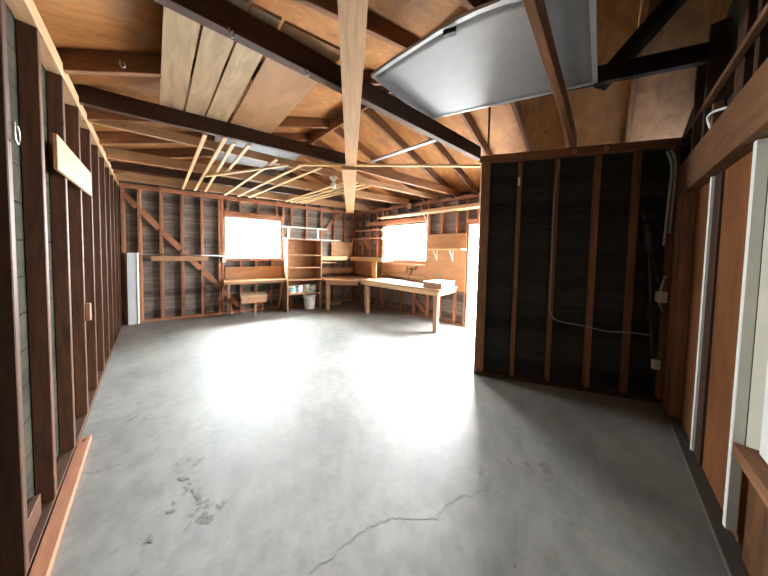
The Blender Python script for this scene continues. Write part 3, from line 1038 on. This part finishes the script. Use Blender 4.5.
# corner shelves
cs = thing('corner_shelf', 'thick wooden corner shelf above the corner bench', 'shelf', W('R', 0.1, 0.82, 0.1))
wbox('shelf_board', 'B', 3.76, 4.86, 1.33, 1.355, 0.004, 0.40, M['bench'], cs)
wbox('shelf_board', 'R', 0.41, 1.56, 1.33, 1.355, 0.004, 0.40, M['bench'], cs)
wbox('front_fascia', 'B', 3.76, 4.50, 1.265, 1.375, 0.401, 0.425, M['pale'], cs)
wbox('front_fascia', 'R', 0.36, 1.56, 1.265, 1.375, 0.401, 0.425, M['pale'], cs)
wbox('end_board', 'R', 1.561, 1.585, 1.27, 1.375, 0.004, 0.425, M['pale'], cs, along='o')
wbox('post', 'R', 1.19, 1.35, 0.8365, 1.329, 0.36, 0.395, M['pale'], cs, along='z')
wbox('side_panel', 'R', 0.08, 1.14, 0.83, 1.329, 0.012, 0.024, M['ply'], cs)
tag(wbox('shelf_board', 'B', 3.76, 4.24, 1.185, 1.21, 0.004, 0.30, M['pale']), 'small pale shelf between the bookcase and the corner, below the thick shelf', 'shelf')
tag(wbox('board', 'B', 3.78, 4.84, 0.87, 1.04, 0.004, 0.02, M['ply']), 'low plywood backboard on the back wall above the corner bench', 'board')
tag(wbox('board', 'B', 4.18, 4.84, 1.376, 1.80, 0.004, 0.016, M['ply']), 'square plywood board on the back wall at the far corner', 'board')
for z, u0, lbl in ((2.11, 0.26, 'upper of the two narrow shelves left of the right wall window'), (1.885, 0.02, 'lower of the two narrow shelves left of the right wall window')):
    t = thing('narrow_shelf', lbl, 'shelf', W('R', 0.8, z, 0.0), 'narrow shelves left of the right wall window')
    wbox('shelf_board', 'R', u0, 1.36, z, z + 0.022, 0.004, 0.20, M['bench'], t)
    wbox('end_bracket', 'R', 1.325, 1.355, z - 0.09, z - 0.001, 0.004, 0.06, M['white'], t, along='z')
    wbox('end_bracket', 'R', 1.327, 1.353, z - 0.03, z - 0.001, 0.0605, 0.19, M['white'], t, along='o')

# benches
cb = thing('corner_workbench', 'corner workbench joining the bookcase and the long bench', 'workbench', W('R', 0.3, 0, 0.4))
P4 = [W('B', 3.76, 0, 0.80), W('B', 3.76, 0, 0.022), W('B', 4.87, 0, 0.022), W('R', 1.15, 0, 0.03), W('R', 1.15, 0, 0.80)]
c = sum(P4, Vector()) / 5
bm = bmesh.new()
lo = [bm.verts.new((q.x - c.x, q.y - c.y, 0)) for q in P4]
hi = [bm.verts.new((q.x - c.x, q.y - c.y, 0.03)) for q in P4]
bm.faces.new(lo)
bm.faces.new(hi[::-1])
for i in range(5):
    bm.faces.new((lo[i], hi[i], hi[(i + 1) % 5], lo[(i + 1) % 5]))
link('bench_top', finish(bm, 'bench_top'), M['bench'], cb, Matrix.Translation((c.x, c.y, 0.755)))
board('front_rail', W('B', 3.78, 0.705, 0.77), W('R', 1.10, 0.705, 0.78), 0.035, 0.095, M['bench'], cb)
wbox('leg', 'B', 3.80, 3.89, 0.0, 0.754, 0.66, 0.75, M['bench'], cb, along='z')
wbox('wall_ledger', 'B', 3.80, 4.80, 0.665, 0.754, 0.024, 0.062, M['bench'], cb)
tag(wbox('wood_offcut', 'B', 4.10, 4.36, 0.0, 0.05, 0.22, 0.31, M['pale']), 'pale wood offcut on the floor under the corner bench', 'wood')
tag(wbox('paper_sheet', 'R', 0.86, 1.12, 0.786, 0.790, 0.45, 0.70, M['white']), 'white sheet lying on the corner bench next to the long bench', 'sheet')

mb = thing('workbench', 'long wooden workbench under the right wall window', 'workbench', W('R', 2.3, 0, 0.4))
wbox('bench_top', 'R', 1.18, 3.40, 0.80, 0.835, 0.035, 0.82, M['bench'], mb)
wbox('front_rail', 'R', 1.22, 3.36, 0.71, 0.799, 0.765, 0.80, M['pale'], mb)
wbox('end_rail', 'R', 3.34, 3.375, 0.71, 0.799, 0.06, 0.764, M['bench'], mb, along='o')
for u in (1.34, 3.24):
    wbox('leg', 'R', u, u + 0.085, 0.0, 0.799, 0.68, 0.764, M['bench'], mb, along='z')
wbox('wall_ledger', 'R', 1.22, 3.335, 0.71, 0.799, 0.037, 0.075, M['bench'], mb)
tag(wbox('white_board', 'R', 1.95, 2.96, 0.836, 0.848, 0.40, 0.66, M['white']), 'thin white board lying along the long bench', 'board')
tag(wbox('pale_board', 'R', 1.5, 2.2, 0.836, 0.846, 0.11, 0.33, M['cool_white']), 'thin pale board lying on the long bench below the window', 'board')
bx = thing('tray_box', 'shallow wooden box with a white top on the right end of the long bench', 'box', W('R', 3.2, 0.836, 0.4))
wbox('box_side', 'R', 2.98, 3.38, 0.836, 0.935, 0.70, 0.725, M['bench'], bx)
wbox('box_side', 'R', 2.98, 3.38, 0.836, 0.935, 0.16, 0.185, M['bench'], bx)
wbox('box_end', 'R', 2.98, 3.005, 0.836, 0.935, 0.186, 0.699, M['bench'], bx, along='o')
wbox('box_end', 'R', 3.355, 3.38, 0.836, 0.935, 0.186, 0.699, M['bench'], bx, along='o')
wbox('lid', 'R', 2.975, 3.385, 0.936, 0.952, 0.155, 0.73, M['white'], bx)

# right wall fittings
tag(wbox('plywood_panel', 'R', 2.60, 3.54, 0.72, 1.94, 0.003, 0.016, M['ply'], along='u'), 'large plywood panel on the right wall between window and doorway', 'panel')
tag(wbox('backboard', 'R', 1.22, 2.595, 0.84, 1.255, 0.003, 0.016, M['ply']), 'plywood backboard below the right wall window behind the long bench', 'board')
tag(wbox('rail', 'R', 1.22, 2.60, 0.905, 0.945, 0.017, 0.05, M['pale']), 'lower pale rail across the backboard under the right wall window', 'rail', 'rails under the right wall window')
tag(wbox('rail', 'R', 1.22, 2.60, 1.20, 1.24, 0.017, 0.06, M['bench']), 'upper rail just under the right wall window', 'rail', 'rails under the right wall window')
tl = thing('wall_tool', 'dark metal hand tool hanging below the right wall window', 'tool', W('R', 2.2, 1.1, 0.03))
wbox('mount_plate', 'R', 2.12, 2.34, 1.10, 1.135, 0.018, 0.034, M['iron'], tl)
wbox('tool_head', 'R', 2.22, 2.36, 1.136, 1.19, 0.03, 0.12, M['stud'], tl)
tube('arm', [W('R', 2.28, 1.15, 0.08), W('R', 2.24, 1.05, 0.09), W('R', 2.20, 0.98, 0.07)], 0.018, M['iron'], tl)
tube('grip', [W('R', 2.08, 1.17, 0.05), W('R', 2.09, 1.10, 0.07), W('R', 2.06, 1.02, 0.06)], 0.016, M['stud'], tl)
tag(tube('power_cord', [W('R', 1.32, 0.99, 0.07), W('R', 1.45, 0.92, 0.07), W('R', 1.75, 0.86, 0.07), W('R', 2.12, 0.852, 0.075), W('R', 2.16, 0.98, 0.075)], 0.007, M['cord']), 'dark cord drooping across the backboard under the right wall window', 'cord')
ls = thing('long_shelf', 'long high shelf of brown board above the right wall window', 'shelf', W('R', 2.4, 2.38, 0.1))
wbox('shelf_board', 'R', 1.25, 3.95, 2.395, 2.418, 0.029, 0.28, M['bench'], ls)
for u in (2.62,):
    wbox('bracket_leg', 'R', u - 0.012, u + 0.012, 2.20, 2.394, 0.029, 0.045, M['white'], ls, along='z')
    board('bracket_arm', W('R', u, 2.21, 0.05), W('R', u, 2.385, 0.22), 0.022, 0.012, M['white'], ls, into('R'))
tag(wbox('lumber', 'R', 1.45, 2.85, 2.419, 2.447, 0.10, 0.25, M['bench']), 'brown board lying on the long high shelf above the window', 'board')
tag(wbox('lumber', 'R', 2.60, 3.93, 2.419, 2.462, 0.255, 0.278, M['pale']), 'yellow board lying on edge at the front of the high shelf near the doorway', 'board')
bs = thing('bracket_shelf', 'small shelf on two white brackets on the plywood panel', 'shelf', W('R', 3.1, 1.59, 0.0))
wbox('shelf_board', 'R', 2.46, 3.54, 1.585, 1.615, 0.017, 0.25, M['pale'], bs)
for u in (2.88, 3.26):
    wbox('bracket', 'R', u - 0.012, u + 0.012, 1.34, 1.584, 0.017, 0.032, M['white'], bs, along='z')
    board('bracket', W('R', u, 1.36, 0.033), W('R', u, 1.575, 0.19), 0.024, 0.014, M['white'], bs, into('R'))
tag(wbox('wood_block', 'R', 2.04, 2.16, 2.585, 2.715, 0.004, 0.06, M['pale'], along='z'), 'small square wooden block on the top plate of the right wall', 'block')

# ---------------------------------------------------------------- dark framed wall
tag(tube('wall_cable', [W('P', -1.005, 2.56, 0.010), W('P', -1.035, 2.2, 0.010), W('P', -1.035, 1.6, 0.010), W('P', -1.03, 1.0, 0.010), W('P', -1.02, 0.86, 0.010), W('P', -0.95, 0.77, 0.010),
     W('P', -0.70, 0.735, 0.010), W('P', -0.50, 0.70, 0.010), W('P', -0.30, 0.71, 0.010), W('P', -0.13, 0.70, 0.010)], 0.007, M['cable_dark']), 'dark cable stapled down a stud and across the dark framed wall', 'cable')
gc = 'pale cables at the right end of the dark framed wall'
tag(tube('wall_cable', [W('P', -0.10, 2.56, 0.015), W('P', -0.055, 2.40, 0.015), W('P', -0.06, 2.1, 0.015), W('P', -0.075, 1.62, 0.015)], 0.009, M['cable']), 'pale cable ending lower, left of the pair beside the door header', 'cable', gc)
tag(tube('wall_cable', [W('P', -0.07, 2.57, 0.015), W('P', -0.025, 2.42, 0.015), W('P', -0.03, 2.0, 0.015), W('P', -0.04, 1.75, 0.015)], 0.009, M['cable']), 'pale cable ending higher, right of the pair beside the door header', 'cable', gc)
jb = thing('junction_box', 'beige electrical box with cable at the right end of the dark framed wall', 'electrical box', W('P', -0.1, 1.1, 0.0))
wbox('box_body', 'P', -0.110, -0.040, 1.05, 1.16, 0.003, 0.05, M['box'], jb, along='z')
tube('box_cable', [W('P', -0.085, 1.155, 0.025), W('P', -0.075, 1.24, 0.03), W('P', -0.045, 1.32, 0.02)], 0.010, M['cable'], jb)
tube('box_cable', [W('P', -0.085, 1.049, 0.025), W('P', -0.07, 0.97, 0.035), W('P', -0.035, 0.98, 0.02)], 0.008, M['cable'], jb)
tag(wbox('outlet_box', 'P', -0.105, -0.055, 0.36, 0.46, 0.003, 0.045, M['box'], along='z'), 'small beige outlet box low on the dark framed wall', 'outlet')
ha = thing('door_arm', 'black iron lever arm of the big door on the dark framed wall', 'door hardware', W('P', -0.15, 0.1, 0.05))
tube('lever', [W('P', -0.275, 1.98, 0.03), W('P', -0.235, 1.85, 0.03)], 0.010, M['iron'], ha)
tube('spring', [W('P', -0.235, 1.85, 0.03), W('P', -0.195, 1.60, 0.03)], 0.028, M['iron'], ha, 10)
tube('lever', [W('P', -0.195, 1.60, 0.03), W('P', -0.145, 0.80, 0.04), W('P', -0.125, 0.50, 0.04)], 0.013, M['iron'], ha)
tube('lever', [W('P', -0.19, 1.58, 0.035), W('P', -0.115, 1.25, 0.04)], 0.008, M['iron'], ha)
wbox('pivot_plate', 'P', -0.215, -0.16, 1.55, 1.61, 0.004, 0.05, M['iron'], ha, along='z')
wbox('pivot_plate', 'P', -0.175, -0.10, 0.86, 1.02, 0.006, 0.06, M['iron'], ha, along='z')
tag(wbox('clip', 'P', -1.405, -1.385, 2.30, 2.40, 0.001, 0.018, M['white'], along='z'), 'white strip hung on the first stud of the dark framed wall', 'clip')
hook('screw_hook', 'brass hook on the top plate of the dark framed wall, nearer its middle', W('P', -0.88, H - 0.05, 0.012), UDIR['P'] + (0,), M['brass'], 0.026)
hook('screw_hook', 'brass hook on the top plate of the dark framed wall, nearer the big door', W('P', -0.60, H - 0.05, 0.012), UDIR['P'] + (0,), M['brass'], 0.026)

# ---------------------------------------------------------------- above the big door
tag(board('wood_stick', W('F', 0.90, 2.575, 0.012), W('F', 1.90, 2.57, 0.012), 0.03, 0.03, M['header']), 'long thin stick fixed along the wall above the door header', 'wood strip')
tag(tube('cord_loop', [W('F', 0.93, 2.40, -0.012), W('F', 0.95, 2.47, 0.006), W('F', 1.05, 2.46, 0.008), W('F', 1.15, 2.43, 0.006), W('F', 1.24, 2.40, -0.01)], 0.008, M['plastic']), 'loop of white cord on top of the door header', 'cord')
